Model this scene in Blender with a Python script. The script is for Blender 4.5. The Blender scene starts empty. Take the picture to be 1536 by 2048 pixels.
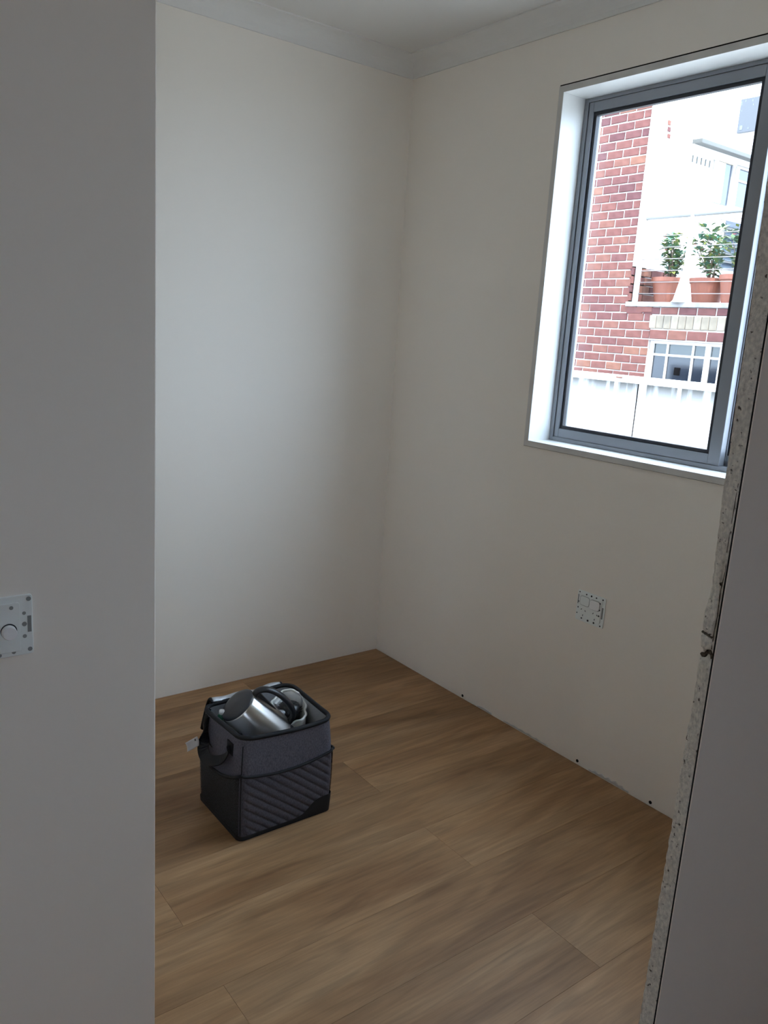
import bpy, bmesh, math, random
from mathutils import Vector, Matrix, Quaternion

random.seed(7)
S = bpy.context.scene
COL = S.collection

# ------------------------------------------------------------------ camera
CAM_POS = (-2.1014, -2.7004, 1.3894)
CAM_R = ((0.79683551, -0.6009125, 0.06290742),      # right
         (-0.08216859, -0.21092808, -0.97404192),   # down
         (0.59858291, 0.77098218, -0.21745112))     # forward
F_PX = 1622.87
cam = bpy.data.cameras.new('camera')
cam.sensor_fit = 'VERTICAL'
cam.sensor_height = 24.0
cam.lens = F_PX / 2048.0 * 24.0
cam.clip_start = 0.02
cam.clip_end = 200
camo = bpy.data.objects.new('camera', cam)
COL.objects.link(camo)
r, d, f = [Vector(v) for v in CAM_R]
camo.matrix_world = Matrix(((r.x, -d.x, -f.x, CAM_POS[0]),
                            (r.y, -d.y, -f.y, CAM_POS[1]),
                            (r.z, -d.z, -f.z, CAM_POS[2]),
                            (0, 0, 0, 1)))
S.camera = camo

# ------------------------------------------------------------------ sky, sun, exposure
SKY = 11.2
SUN = 8.0
world = bpy.data.worlds.new('sky')
S.world = world
world.use_nodes = True
bg = world.node_tree.nodes['Background']
bg.inputs[0].default_value = (0.63, 0.785, 1.0, 1)
bg.inputs[1].default_value = SKY
sun = bpy.data.lights.new('sun', 'SUN')
sun.energy = SUN
sun.angle = 0.0093
sun.color = (1.0, 0.95, 0.86)
suno = bpy.data.objects.new('sun', sun)
COL.objects.link(suno)
suno.location = (-3, -8, 12)
suno.rotation_euler = Vector((-0.22, -0.62, 1.0)).to_track_quat('Z', 'Y').to_euler()

S.view_settings.view_transform = 'Standard'
S.view_settings.look = 'None'
S.view_settings.gamma = 1.0
S.view_settings.use_curve_mapping = False
S.view_settings.exposure = 0.0
S.cycles.use_denoising = True
S.cycles.max_bounces = 14
S.cycles.diffuse_bounces = 7
S.cycles.glossy_bounces = 4
S.cycles.transparent_max_bounces = 24
S.cycles.caustics_reflective = False
S.cycles.caustics_refractive = False
S.cycles.sample_clamp_indirect = 6.0

# ------------------------------------------------------------------ materials
def mat(name, col, rough=0.6, metal=0.0, spec=0.5, noise=None, bump=None, coat=0.0):
    """noise=(scale, amount, detail, (sx,sy,sz)) varies the colour; bump=(scale, strength, distance)"""
    m = bpy.data.materials.new(name)
    m.use_nodes = True
    nt = m.node_tree
    b = nt.nodes['Principled BSDF']
    b.inputs['Base Color'].default_value = (*col, 1)
    b.inputs['Roughness'].default_value = rough
    b.inputs['Metallic'].default_value = metal
    b.inputs['Specular IOR Level'].default_value = spec
    b.inputs['Coat Weight'].default_value = coat
    tc = nt.nodes.new('ShaderNodeTexCoord')
    if noise:
        sc, am, det, st = noise
        mp = nt.nodes.new('ShaderNodeMapping')
        mp.inputs['Scale'].default_value = st
        nt.links.new(tc.outputs['Object'], mp.inputs[0])
        n = nt.nodes.new('ShaderNodeTexNoise')
        n.inputs['Scale'].default_value = sc
        n.inputs['Detail'].default_value = det
        nt.links.new(mp.outputs[0], n.inputs['Vector'])
        rp = nt.nodes.new('ShaderNodeValToRGB')
        rp.color_ramp.elements[0].position = 0.3
        rp.color_ramp.elements[1].position = 0.7
        rp.color_ramp.elements[0].color = (*[max(0, c * (1 - am)) for c in col], 1)
        rp.color_ramp.elements[1].color = (*[min(1, c * (1 + am)) for c in col], 1)
        nt.links.new(n.outputs[0], rp.inputs[0])
        nt.links.new(rp.outputs[0], b.inputs['Base Color'])
    if bump:
        sc, stg, dist = bump
        n2 = nt.nodes.new('ShaderNodeTexNoise')
        n2.inputs['Scale'].default_value = sc
        n2.inputs['Detail'].default_value = 4
        nt.links.new(tc.outputs['Object'], n2.inputs['Vector'])
        bp = nt.nodes.new('ShaderNodeBump')
        bp.inputs['Strength'].default_value = stg
        bp.inputs['Distance'].default_value = dist
        nt.links.new(n2.outputs[0], bp.inputs['Height'])
        nt.links.new(bp.outputs[0], b.inputs['Normal'])
    return m

def glass_mat(name, tint=(1, 1, 1), refl=0.08, rough=0.0):
    m = bpy.data.materials.new(name)
    m.use_nodes = True
    nt = m.node_tree
    nt.nodes.clear()
    out = nt.nodes.new('ShaderNodeOutputMaterial')
    t = nt.nodes.new('ShaderNodeBsdfTransparent')
    t.inputs[0].default_value = (*tint, 1)
    g = nt.nodes.new('ShaderNodeBsdfGlossy')
    g.inputs['Roughness'].default_value = rough
    mx = nt.nodes.new('ShaderNodeMixShader')
    mx.inputs[0].default_value = refl
    nt.links.new(t.outputs[0], mx.inputs[1])
    nt.links.new(g.outputs[0], mx.inputs[2])
    nt.links.new(mx.outputs[0], out.inputs[0])
    return m

def wood_mat():
    m = bpy.data.materials.new('vinyl_oak')
    m.use_nodes = True
    nt = m.node_tree
    N, L = nt.nodes, nt.links
    b = N['Principled BSDF']
    b.inputs['Roughness'].default_value = 0.50
    b.inputs['Specular IOR Level'].default_value = 0.35
    geo = N.new('ShaderNodeNewGeometry')
    oi = N.new('ShaderNodeObjectInfo')
    off = N.new('ShaderNodeCombineXYZ')
    mul = N.new('ShaderNodeMath'); mul.operation = 'MULTIPLY'; mul.inputs[1].default_value = 37.0
    L.new(oi.outputs['Random'], mul.inputs[0])
    L.new(mul.outputs[0], off.inputs[0]); L.new(mul.outputs[0], off.inputs[2])
    add = N.new('ShaderNodeVectorMath'); add.operation = 'ADD'
    L.new(geo.outputs['Position'], add.inputs[0]); L.new(off.outputs[0], add.inputs[1])
    def noise(scale, det, st, dist=0.0, rough=0.55):
        mp = N.new('ShaderNodeMapping'); mp.inputs['Scale'].default_value = st
        L.new(add.outputs[0], mp.inputs[0])
        n = N.new('ShaderNodeTexNoise'); n.inputs['Scale'].default_value = scale
        n.inputs['Detail'].default_value = det; n.inputs['Distortion'].default_value = dist
        n.inputs['Roughness'].default_value = rough
        L.new(mp.outputs[0], n.inputs['Vector'])
        return n
    cloud = noise(1.0, 3, (1.5, 8.0, 1), 0.6)
    grain = noise(1.0, 6, (6, 130, 1), 0.4, 0.65)
    figure = noise(1.0, 2, (2.2, 16, 1), 1.6)
    r1 = N.new('ShaderNodeValToRGB')
    e = r1.color_ramp.elements
    e[0].position = 0.30; e[0].color = (0.238, 0.122, 0.054, 1)
    e[1].position = 0.70; e[1].color = (0.405, 0.246, 0.128, 1)
    mid = r1.color_ramp.elements.new(0.5); mid.color = (0.330, 0.186, 0.088, 1)
    L.new(cloud.outputs[0], r1.inputs[0])
    def mult(a, n, lo, hi, p0, p1):
        rp = N.new('ShaderNodeValToRGB')
        rp.color_ramp.elements[0].position = p0; rp.color_ramp.elements[0].color = (lo, lo, lo, 1)
        rp.color_ramp.elements[1].position = p1; rp.color_ramp.elements[1].color = (hi, hi, hi, 1)
        L.new(n.outputs[0], rp.inputs[0])
        mx = N.new('ShaderNodeMix'); mx.data_type = 'RGBA'; mx.blend_type = 'MULTIPLY'
        mx.inputs[0].default_value = 1.0
        L.new(a, mx.inputs[6]); L.new(rp.outputs[0], mx.inputs[7])
        return mx.outputs[2]
    c = mult(r1.outputs[0], grain, 0.86, 1.08, 0.35, 0.65)
    c = mult(c, figure, 0.84, 1.08, 0.38, 0.6)
    # each board a little lighter or darker
    br = N.new('ShaderNodeMapRange'); br.inputs[3].default_value = 0.88; br.inputs[4].default_value = 1.12
    L.new(oi.outputs['Random'], br.inputs[0])
    vm = N.new('ShaderNodeVectorMath'); vm.operation = 'SCALE'
    L.new(c, vm.inputs[0]); L.new(br.outputs[0], vm.inputs['Scale'])
    L.new(vm.outputs[0], b.inputs['Base Color'])
    bp = N.new('ShaderNodeBump'); bp.inputs['Strength'].default_value = 0.08; bp.inputs['Distance'].default_value = 0.002
    L.new(grain.outputs[0], bp.inputs['Height']); L.new(bp.outputs[0], b.inputs['Normal'])
    return m

def steel_mat():
    m = mat('brushed_steel', (0.62, 0.60, 0.58), 0.30, 1.0)
    b = m.node_tree.nodes['Principled BSDF']
    b.inputs['Anisotropic'].default_value = 0.8
    b.inputs['Anisotropic Rotation'].default_value = 0.25
    t = m.node_tree.nodes.new('ShaderNodeTangent'); t.direction_type = 'RADIAL'; t.axis = 'Z'
    m.node_tree.links.new(t.outputs[0], b.inputs['Tangent'])
    return m

def mesh_mat():
    """Black pocket netting: a fine see-through weave."""
    m = bpy.data.materials.new('black_netting')
    m.use_nodes = True
    nt = m.node_tree
    b = nt.nodes['Principled BSDF']
    b.inputs['Base Color'].default_value = (0.012, 0.012, 0.014, 1)
    b.inputs['Roughness'].default_value = 0.8
    out = nt.nodes['Material Output']
    t = nt.nodes.new('ShaderNodeBsdfTransparent')
    mx = nt.nodes.new('ShaderNodeMixShader')
    tc = nt.nodes.new('ShaderNodeTexCoord')
    v = nt.nodes.new('ShaderNodeTexVoronoi'); v.inputs['Scale'].default_value = 420
    nt.links.new(tc.outputs['Object'], v.inputs['Vector'])
    gt = nt.nodes.new('ShaderNodeMath'); gt.operation = 'GREATER_THAN'; gt.inputs[1].default_value = 0.40
    nt.links.new(v.outputs['Distance'], gt.inputs[0])
    nt.links.new(gt.outputs[0], mx.inputs[0])
    nt.links.new(t.outputs[0], mx.inputs[1]); nt.links.new(b.outputs[0], mx.inputs[2])
    nt.links.new(mx.outputs[0], out.inputs[0])
    return m

M = {
    'paint': mat('wall_paint', (0.85, 0.79, 0.715), 0.75, spec=0.25, noise=(1.3, 0.012, 3, (1, 1, 1)), bump=(90, 0.05, 0.001)),
    'ceiling': mat('ceiling_paint', (0.75, 0.73, 0.70), 0.85, spec=0.2),
    'rough_edge': mat('cut_plaster', (0.74, 0.70, 0.62), 0.95, spec=0.1, noise=(210, 0.22, 8, (1, 1, 0.7)), bump=(420, 0.7, 0.003)),
    'dirt': mat('crack_dirt', (0.10, 0.080, 0.060), 0.95, spec=0.1, noise=(300, 0.5, 3, (1, 1, 1))),
    'dark_gap': mat('gap_dark', (0.02, 0.018, 0.016), 0.9, spec=0.1),
    'wood': wood_mat(),
    'screed': mat('floor_base', (0.10, 0.075, 0.05), 0.9),
    'liner': mat('white_gloss_liner', (0.83, 0.83, 0.82), 0.35, noise=(5, 0.02, 4, (1, 1, 1))),
    'raw_edge': mat('liner_edge', (0.60, 0.58, 0.55), 0.7, noise=(9, 0.1, 4, (1, 1, 1))),
    'alu': mat('grey_aluminium', (0.25, 0.26, 0.285), 0.42, 0.35),
    'seal': mat('black_seal', (0.012, 0.013, 0.02), 0.5),
    'glass': glass_mat('clear_glass', (0.97, 0.985, 0.98), 0.05),
    'plate': mat('white_plastic', (0.80, 0.83, 0.81), 0.4),
    'plate_dark': mat('recess_plastic', (0.24, 0.25, 0.245), 0.6),
    'hole': mat('hole_dark', (0.025, 0.027, 0.032), 0.8),
    'knob': mat('knob_plastic', (0.86, 0.85, 0.85), 0.35),
    # bag
    'fabric': mat('slate_fabric', (0.100, 0.096, 0.116), 0.85, spec=0.2, noise=(420, 0.30, 2, (1, 1, 0.4)), bump=(900, 0.3, 0.0006)),
    'quilt': mat('quilted_fabric', (0.076, 0.073, 0.088), 0.85, spec=0.2, noise=(420, 0.30, 2, (1, 1, 0.4)), bump=(900, 0.3, 0.0006)),
    'black': mat('black_webbing', (0.010, 0.010, 0.012), 0.7, spec=0.3, bump=(700, 0.3, 0.0006)),
    'netting': mesh_mat(),
    'lining': mat('silver_lining', (0.46, 0.47, 0.49), 0.38, 0.35, bump=(45, 0.6, 0.006)),
    'tag': mat('white_tag', (0.62, 0.62, 0.62), 0.6),
    'tag_print': mat('tag_print', (0.10, 0.09, 0.09), 0.7),
    'steel': steel_mat(),
    'blackplastic': mat('black_plastic', (0.018, 0.018, 0.021), 0.38),
    'lidplastic': mat('charcoal_plastic', (0.032, 0.032, 0.037), 0.45),
    'greenglass': mat('green_plastic', (0.02, 0.12, 0.07), 0.25),
    'plasticbag': mat('white_film', (0.82, 0.82, 0.80), 0.4, noise=(30, 0.12, 3, (1, 1, 1))),
    'bristle': mat('black_bristle', (0.010, 0.010, 0.011), 0.35),
    'white': mat('white_plastic_small', (0.75, 0.75, 0.74), 0.4),
    # outside
    'mortar': mat('mortar', (0.50, 0.46, 0.44), 0.95, spec=0.1, noise=(14, 0.10, 4, (1, 1, 1))),
    'render': mat('white_render', (0.86, 0.85, 0.83), 0.9, spec=0.1, noise=(2, 0.02, 4, (1, 1, 1))),
    'fence': mat('white_fence_paint', (0.87, 0.87, 0.86), 0.5, noise=(6, 0.02, 4, (4, 4, 0.6))),
    'stain': mat('grimy_concrete', (0.27, 0.26, 0.26), 0.95, spec=0.1, noise=(10, 0.35, 6, (1, 1, 1))),
    'cream': mat('cream_brick', (0.225, 0.19, 0.15), 0.9, spec=0.1, noise=(16, 0.18, 5, (1, 1, 1))),
    'cream2': mat('cream_brick_pale', (0.27, 0.23, 0.185), 0.9, spec=0.1, noise=(16, 0.18, 5, (1, 1, 1))),
    'wframe': mat('white_window_paint', (0.50, 0.47, 0.46), 0.5),
    'darkglass': mat('dark_window_glass', (0.010, 0.015, 0.025), 0.08, spec=0.6),  # dark slate pane colour
    'blueglass': mat('sky_window_glass', (0.05, 0.065, 0.085), 0.12, spec=0.6),
    'greenglassw': mat('blind_window_glass', (0.035, 0.044, 0.045), 0.10, spec=0.6),
    'curtain': mat('grey_curtain', (0.20, 0.23, 0.27), 0.9),
    'vent': mat('vent_black', (0.002, 0.002, 0.003), 0.95, spec=0.0),
    'steelwhite': mat('white_railing', (0.86, 0.86, 0.86), 0.4),
    'railgrey': mat('grey_rail', (0.22, 0.215, 0.21), 0.4, 0.3),
    'wire': mat('wire_rope', (0.30, 0.26, 0.25), 0.4, 0.4),
    'terracotta': mat('terracotta_plastic', (0.24, 0.078, 0.048), 0.65, noise=(8, 0.08, 3, (1, 1, 1))),
    'soil': mat('potting_soil', (0.05, 0.035, 0.025), 0.95),
    'stem': mat('brown_stem', (0.16, 0.11, 0.08), 0.8),
    'leaf': mat('leaf_green', (0.09, 0.15, 0.05), 0.5, noise=(9, 0.5, 2, (1, 1, 1))),
    'leaf2': mat('leaf_dark', (0.06, 0.15, 0.10), 0.5, noise=(9, 0.4, 2, (1, 1, 1))),
    'leaf3': mat('leaf_yellow', (0.22, 0.24, 0.06), 0.5, noise=(9, 0.3, 2, (1, 1, 1))),
    'petal': mat('red_petal', (0.62, 0.14, 0.13), 0.5),
    'gutter': mat('gutter_grey', (0.09, 0.088, 0.08), 0.6),
    'timber': mat('cream_trim', (0.80, 0.73, 0.58), 0.7),
    'panelgrey': mat('grey_panel', (0.085, 0.087, 0.095), 0.5),
    'panelmark': mat('panel_marks', (0.15, 0.16, 0.19), 0.6),
    'concrete': mat('concrete', (0.42, 0.41, 0.39), 0.95, spec=0.1, noise=(3, 0.12, 6, (1, 1, 1))),
    'roof': mat('roof_sheet', (0.45, 0.45, 0.46), 0.5),
}
def shade_grime_fence():  # streaked cap shade and grime, painted into the colour below the capping
    m = mat('shaded_grimy_fence_paint', (0.87, 0.87, 0.86), 0.5)
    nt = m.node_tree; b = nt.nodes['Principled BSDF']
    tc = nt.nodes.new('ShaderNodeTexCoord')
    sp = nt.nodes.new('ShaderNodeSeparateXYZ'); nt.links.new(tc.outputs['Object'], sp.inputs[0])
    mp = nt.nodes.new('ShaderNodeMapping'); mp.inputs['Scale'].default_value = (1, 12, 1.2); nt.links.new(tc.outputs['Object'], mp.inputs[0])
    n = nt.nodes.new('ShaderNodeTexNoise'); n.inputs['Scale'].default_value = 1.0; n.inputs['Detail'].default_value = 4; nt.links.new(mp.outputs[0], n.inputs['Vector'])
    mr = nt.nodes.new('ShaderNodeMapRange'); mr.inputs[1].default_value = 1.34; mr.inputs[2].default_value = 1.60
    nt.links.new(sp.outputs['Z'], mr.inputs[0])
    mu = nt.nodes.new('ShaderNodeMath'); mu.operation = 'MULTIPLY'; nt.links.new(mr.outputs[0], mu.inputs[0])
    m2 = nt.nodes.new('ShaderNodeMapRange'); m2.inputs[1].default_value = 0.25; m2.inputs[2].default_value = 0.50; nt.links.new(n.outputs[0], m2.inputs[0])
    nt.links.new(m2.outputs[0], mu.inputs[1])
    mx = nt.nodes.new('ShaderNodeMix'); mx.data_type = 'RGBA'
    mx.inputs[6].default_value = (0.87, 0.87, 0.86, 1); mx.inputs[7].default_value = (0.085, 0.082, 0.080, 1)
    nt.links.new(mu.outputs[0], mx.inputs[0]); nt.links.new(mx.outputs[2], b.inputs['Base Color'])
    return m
M['fence_shade_grime'] = shade_grime_fence()
for i, c in enumerate([(0.150, 0.062, 0.054), (0.130, 0.055, 0.052), (0.172, 0.076, 0.060), (0.108, 0.047, 0.048),
                       (0.160, 0.067, 0.057), (0.20, 0.092, 0.066)]):
    M['brick%d' % i] = mat('red_brick_%d' % i, c, 0.92, spec=0.1, noise=(22, 0.16, 5, (1, 1, 1)), bump=(60, 0.4, 0.004))
BR = [M['brick%d' % i] for i in range(6)]

def pitted(m):
    nt = m.node_tree; b = nt.nodes['Principled BSDF']
    src = b.inputs['Base Color'].links[0].from_socket
    tc = nt.nodes.new('ShaderNodeTexCoord')
    n = nt.nodes.new('ShaderNodeTexNoise'); n.inputs['Scale'].default_value = 120; n.inputs['Detail'].default_value = 2
    nt.links.new(tc.outputs['Object'], n.inputs['Vector'])
    mr = nt.nodes.new('ShaderNodeMapRange'); mr.inputs[1].default_value = 0.64; mr.inputs[2].default_value = 0.72
    nt.links.new(n.outputs[0], mr.inputs[0])
    mx = nt.nodes.new('ShaderNodeMix'); mx.data_type = 'RGBA'; mx.inputs[7].default_value = (0.12, 0.10, 0.08, 1)
    nt.links.new(mr.outputs[0], mx.inputs[0]); nt.links.new(src, mx.inputs[6]); nt.links.new(mx.outputs[2], b.inputs['Base Color'])
pitted(M['rough_edge'])

# ------------------------------------------------------------------ mesh helpers
class MB:
    def __init__(s):
        s.v, s.f, s.mi = [], [], []
    def add(s, vs, fs, mi=0):
        o = len(s.v)
        s.v += [tuple(v) for v in vs]
        s.f += [tuple(i + o for i in q) for q in fs]
        s.mi += [mi] * len(fs)
    def box(s, x0, x1, y0, y1, z0, z1, mi=0):
        x0, x1 = min(x0, x1), max(x0, x1); y0, y1 = min(y0, y1), max(y0, y1); z0, z1 = min(z0, z1), max(z0, z1)
        s.add([(x0, y0, z0), (x1, y0, z0), (x1, y1, z0), (x0, y1, z0), (x0, y0, z1), (x1, y0, z1), (x1, y1, z1), (x0, y1, z1)],
              [(0, 3, 2, 1), (4, 5, 6, 7), (0, 1, 5, 4), (1, 2, 6, 5), (2, 3, 7, 6), (3, 0, 4, 7)], mi)
    def tube(s, path, rad, n=8, mi=0, closed=False, caps=True):
        path = [Vector(p) for p in path]
        m = len(path)
        rads = rad if isinstance(rad, (list, tuple)) else [rad] * m
        rings, prev = [], None
        for i, p in enumerate(path):
            a = path[(i - 1) % m] if (closed or i > 0) else p
            b = path[(i + 1) % m] if (closed or i < m - 1) else p
            t = (b - a).normalized()
            if prev is None:
                u = t.orthogonal().normalized()
            else:
                u = (prev - t * prev.dot(t))
                u = u.normalized() if u.length > 1e-6 else t.orthogonal().normalized()
            prev = u
            w = t.cross(u)
            rings.append([p + (u * math.cos(2 * math.pi * k / n) + w * math.sin(2 * math.pi * k / n)) * rads[i] for k in range(n)])
        vs = [v for rg in rings for v in rg]
        fs = []
        for i in range(m if closed else m - 1):
            j = (i + 1) % m
            for k in range(n):
                k2 = (k + 1) % n
                fs.append((i * n + k, i * n + k2, j * n + k2, j * n + k))
        if not closed and caps:
            fs.append(tuple(range(n - 1, -1, -1)))
            fs.append(tuple((m - 1) * n + k for k in range(n)))
        s.add(vs, fs, mi)
    def lathe(s, prof, n=32, mi=0, frame=None, cap0=True, cap1=True):
        """prof: (radius, height) pairs; frame: Matrix to place it"""
        vs = []
        for (rr, h) in prof:
            for k in range(n):
                a = 2 * math.pi * k / n
                v = Vector((rr * math.cos(a), rr * math.sin(a), h))
                vs.append(frame @ v if frame else v)
        fs = []
        for i in range(len(prof) - 1):
            for k in range(n):
                k2 = (k + 1) % n
                fs.append((i * n + k, i * n + k2, (i + 1) * n + k2, (i + 1) * n + k))
        if cap0: fs.append(tuple(range(n - 1, -1, -1)))
        if cap1: fs.append(tuple((len(prof) - 1) * n + k for k in range(n)))
        s.add(vs, fs, mi)
    def grid(s, fn, nu, nv, mi=0, wrap=False):
        vs = [fn(i / nu, j / nv) for i in range(nu + (0 if wrap else 1)) for j in range(nv + 1)]
        fs = []
        for i in range(nu):
            i2 = (i + 1) % nu if wrap else i + 1
            for j in range(nv):
                fs.append((i * (nv + 1) + j, i2 * (nv + 1) + j, i2 * (nv + 1) + j + 1, i * (nv + 1) + j + 1))
        s.add(vs, fs, mi)
    def mesh(s, name, mats, smooth=False):
        me = bpy.data.meshes.new(name)
        me.from_pydata(s.v, [], s.f)
        for m in (mats if isinstance(mats, (list, tuple)) else [mats]):
            me.materials.append(m)
        me.polygons.foreach_set('material_index', s.mi)
        if smooth:
            me.polygons.foreach_set('use_smooth', [True] * len(s.f))
        me.update()
        return me
    def build(s, name, mats, parent=None, smooth=False, bevel=0, thick=0, autosm=None, recalc=False):
        me = s.mesh(name, mats, smooth)
        if recalc:
            bm = bmesh.new(); bm.from_mesh(me)
            bmesh.ops.recalc_face_normals(bm, faces=bm.faces); bm.to_mesh(me); bm.free()
        o = bpy.data.objects.new(name, me)
        COL.objects.link(o)
        if parent is not None: o.parent = parent
        if thick:
            q = o.modifiers.new('solid', 'SOLIDIFY'); q.thickness = thick; q.offset = 0
        if bevel:
            q = o.modifiers.new('bevel', 'BEVEL'); q.width = bevel; q.segments = 2; q.limit_method = 'ANGLE'
        return o

def tag(o, label=None, cat=None, group=None, kind=None):
    if label: o['label'] = label
    if cat: o['category'] = cat
    if group: o['group'] = group
    if kind: o['kind'] = kind
    return o

def empty(name, loc=(0, 0, 0)):
    o = bpy.data.objects.new(name, None)
    o.empty_display_size = 0.1
    COL.objects.link(o)
    o.location = loc
    return o

def boxes(name, lst, m, parent=None, bevel=0):
    b = MB()
    for q in lst: b.box(*q)
    return b.build(name, m, parent, bevel=bevel)

def struct(o, label):
    return tag(o, label, None, None, 'structure')

# ------------------------------------------------------------------ the room shell
ZC = 2.405           # ceiling
PL = -1.45           # front face of the left partition
PX = -1.603          # its free end
NB = -2.15           # front face of the right nib
NX = -1.0765         # its cut end
XL, YR = -4.6, -4.9  # adjoining room
BX = 0.22            # outer face of the window wall
WY0, WY1 = -0.762, -2.095   # hole in the window wall
WZ0, WZ1 = 1.031, 2.185

floor = boxes('floor', [(XL, BX, YR, 0.1, -0.2, -0.004)], M['screed'])
struct(floor, 'brown oak look vinyl plank floor without skirting')
PW, PLN = 0.21, 1.474
pm = {}
def plank_mesh(x0, x1, y0, y1):
    g = 0.0002
    b = MB(); b.box(x0 + g, x1 - g, y0 + g, y1 - g, -0.004, 0.0)
    return b
for k in range(0, 14):
    yc = -PW * k
    y0, y1 = yc - PW / 2, min(yc + PW / 2, -0.004)
    jx = (-0.680 if k % 2 == 0 else -1.417)
    x = jx
    while x < 0: x += PLN
    while x > XL + 0.5:
        xa, xb = max(x - PLN, XL), min(x, -0.004)
        if xb - xa > 0.02:
            plank_mesh(xa, xb, y0, y1).build('floor_plank', M['wood'], floor, bevel=0.0004)
        x -= PLN
boxes('floor_lining', [(XL, 0, YR, -PW * 13 - PW / 2 - 0.001, -0.004, 0.0)], M['wood'], floor)

ceil_ = boxes('ceiling', [(XL, BX, YR, 0.1, ZC, ZC + 0.12)], M['ceiling'])
struct(ceil_, 'plain off-white plaster ceiling')
wb = boxes('wall_back', [(-2.8, BX, 0, 0.1, -0.2, ZC)], M['paint'])
struct(wb, 'off-white back wall behind the cooler bag')
wr = boxes('wall_right', [(0, BX, WY0, 0, -0.2, ZC), (0, BX, YR, WY1, -0.2, ZC),
                          (0, BX, WY1, WY0, -0.2, WZ0), (0, BX, WY1, WY0, WZ1, ZC)], M['paint'])
struct(wr, 'off-white wall with the window and the power point')
wl = boxes('wall_left', [(-2.05, -1.95, PL + 0.09, 0, -0.2, ZC)], M['paint'])
struct(wl, 'off-white side wall hidden behind the switch wall')
wf = boxes('wall_front_left', [(XL, PX, PL, PL + 0.09, -0.2, ZC)], M['paint'], bevel=0.002)
struct(wf, 'off-white partition wall in the foreground with the dimmer switch')
we = boxes('wall_far_left', [(XL - 0.1, XL, YR, PL, -0.2, ZC)], M['paint'])
struct(we, 'off-white side wall of the adjoining room')
RWX0, RWX1, RWZ0, RWZ1 = -3.4, -2.78, 0.95, 2.1   # the adjoining room's window opening
wk = boxes('wall_rear', [(XL, RWX0, YR - 0.15, YR, -0.2, ZC), (RWX1, BX, YR - 0.15, YR, -0.2, ZC),
                         (RWX0, RWX1, YR - 0.15, YR, -0.2, RWZ0), (RWX0, RWX1, YR - 0.15, YR, RWZ1, ZC)], M['paint'])
struct(wk, 'off-white rear wall of the adjoining room')
# rear window behind the photographer
w2 = boxes('window_2', [(RWX0, RWX0 + 0.05, YR - 0.1, YR - 0.05, RWZ0, RWZ1), (RWX1 - 0.05, RWX1, YR - 0.1, YR - 0.05, RWZ0, RWZ1),
                        (RWX0, RWX1, YR - 0.1, YR - 0.05, RWZ0, RWZ0 + 0.05), (RWX0, RWX1, YR - 0.1, YR - 0.05, RWZ1 - 0.05, RWZ1)], M['alu'])
struct(w2, 'grey framed window of the adjoining room')

# dark screw holes along the foot of the window wall
for yy, zz in ((-0.574, 0.009), (-1.150, 0.010), (-1.440, 0.010)):
    b = MB(); b.lathe([(0.0055, 0), (0.0055, 0.0012)], 10, frame=Matrix.Translation((0.0, yy, zz)) @ Matrix.Rotation(-math.pi / 2, 4, 'Y'))
    b.build('screw_hole', M['dark_gap'], wr)
# cement smear at the foot of the window wall
b = MB()
for (ya, yb, h) in ((-1.20, -1.36, 0.012), (-0.66, -0.74, 0.010), (-0.80, -1.02, 0.006)):
    n = 12
    for i in range(n):
        t0, t1 = i / n, (i + 1) / n
        ha, hb = [h * math.sin(math.pi * min(max(t, 0.03), 0.97)) ** 0.5 * (0.8 + 0.3 * math.sin(37 * t + ya * 9)) for t in (t0, t1)]
        y_a, y_b = ya + (yb - ya) * t0, ya + (yb - ya) * t1
        b.add([(-0.0006, y_a, 0), (-0.0006, y_b, 0), (-0.0016, y_b, hb), (-0.0016, y_a, ha), (0, y_a, ha + 0.002), (0, y_b, hb + 0.002)],
              [(0, 1, 2, 3), (3, 2, 5, 4)])
b.build('plaster_smear', M['raw_edge'], wr)

# cornice, a cove along both visible walls
def cornice(name, axis, a, bb, label):
    prof = []
    Rr = 0.070
    for i in range(9):
        t = i / 8 * math.pi / 2
        prof.append((Rr - (Rr - 0.004) * math.sin(t) * 1.0, 2.34 + (ZC - 2.34) * (1 - math.cos(t)) ** 0.9))
    # prof: (distance from wall, z): starts near the wall's foot edge and curves to the ceiling
    prof = [(0.004 + (Rr - 0.004) * (1 - math.cos(i / 8 * math.pi / 2)), 2.344 + (ZC - 2.348) * math.sin(i / 8 * math.pi / 2)) for i in range(9)]
    prof = [(0.0, 2.34), (0.006, 2.34)] + prof[1:] + [(Rr, ZC), (0.0, ZC)]
    b = MB()
    n = len(prof)
    vs = []
    for e in (a, bb):
        for (dd, z) in prof:
            # mitre at the corner
            if axis == 'x':
                vs.append((min(e, -dd) if e >= -0.1 else e, -dd, z))
            else:
                vs.append((-dd, min(e, -dd) if e >= -0.1 else e, z))
    fs = [(i, (i + 1) % n, n + (i + 1) % n, n + i) for i in range(n)] + [tuple(range(n)), tuple(range(2 * n - 1, n - 1, -1))]
    b.add(vs, fs)
    o = b.build(name, M['ceiling'], recalc=True)
    return struct(o, label)
cornice('trim_1', 'x', -1.95, 0.0, 'white coved cornice along the back wall')
cornice('trim_2', 'y', -2.12, 0.0, 'white coved cornice along the window wall')

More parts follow.
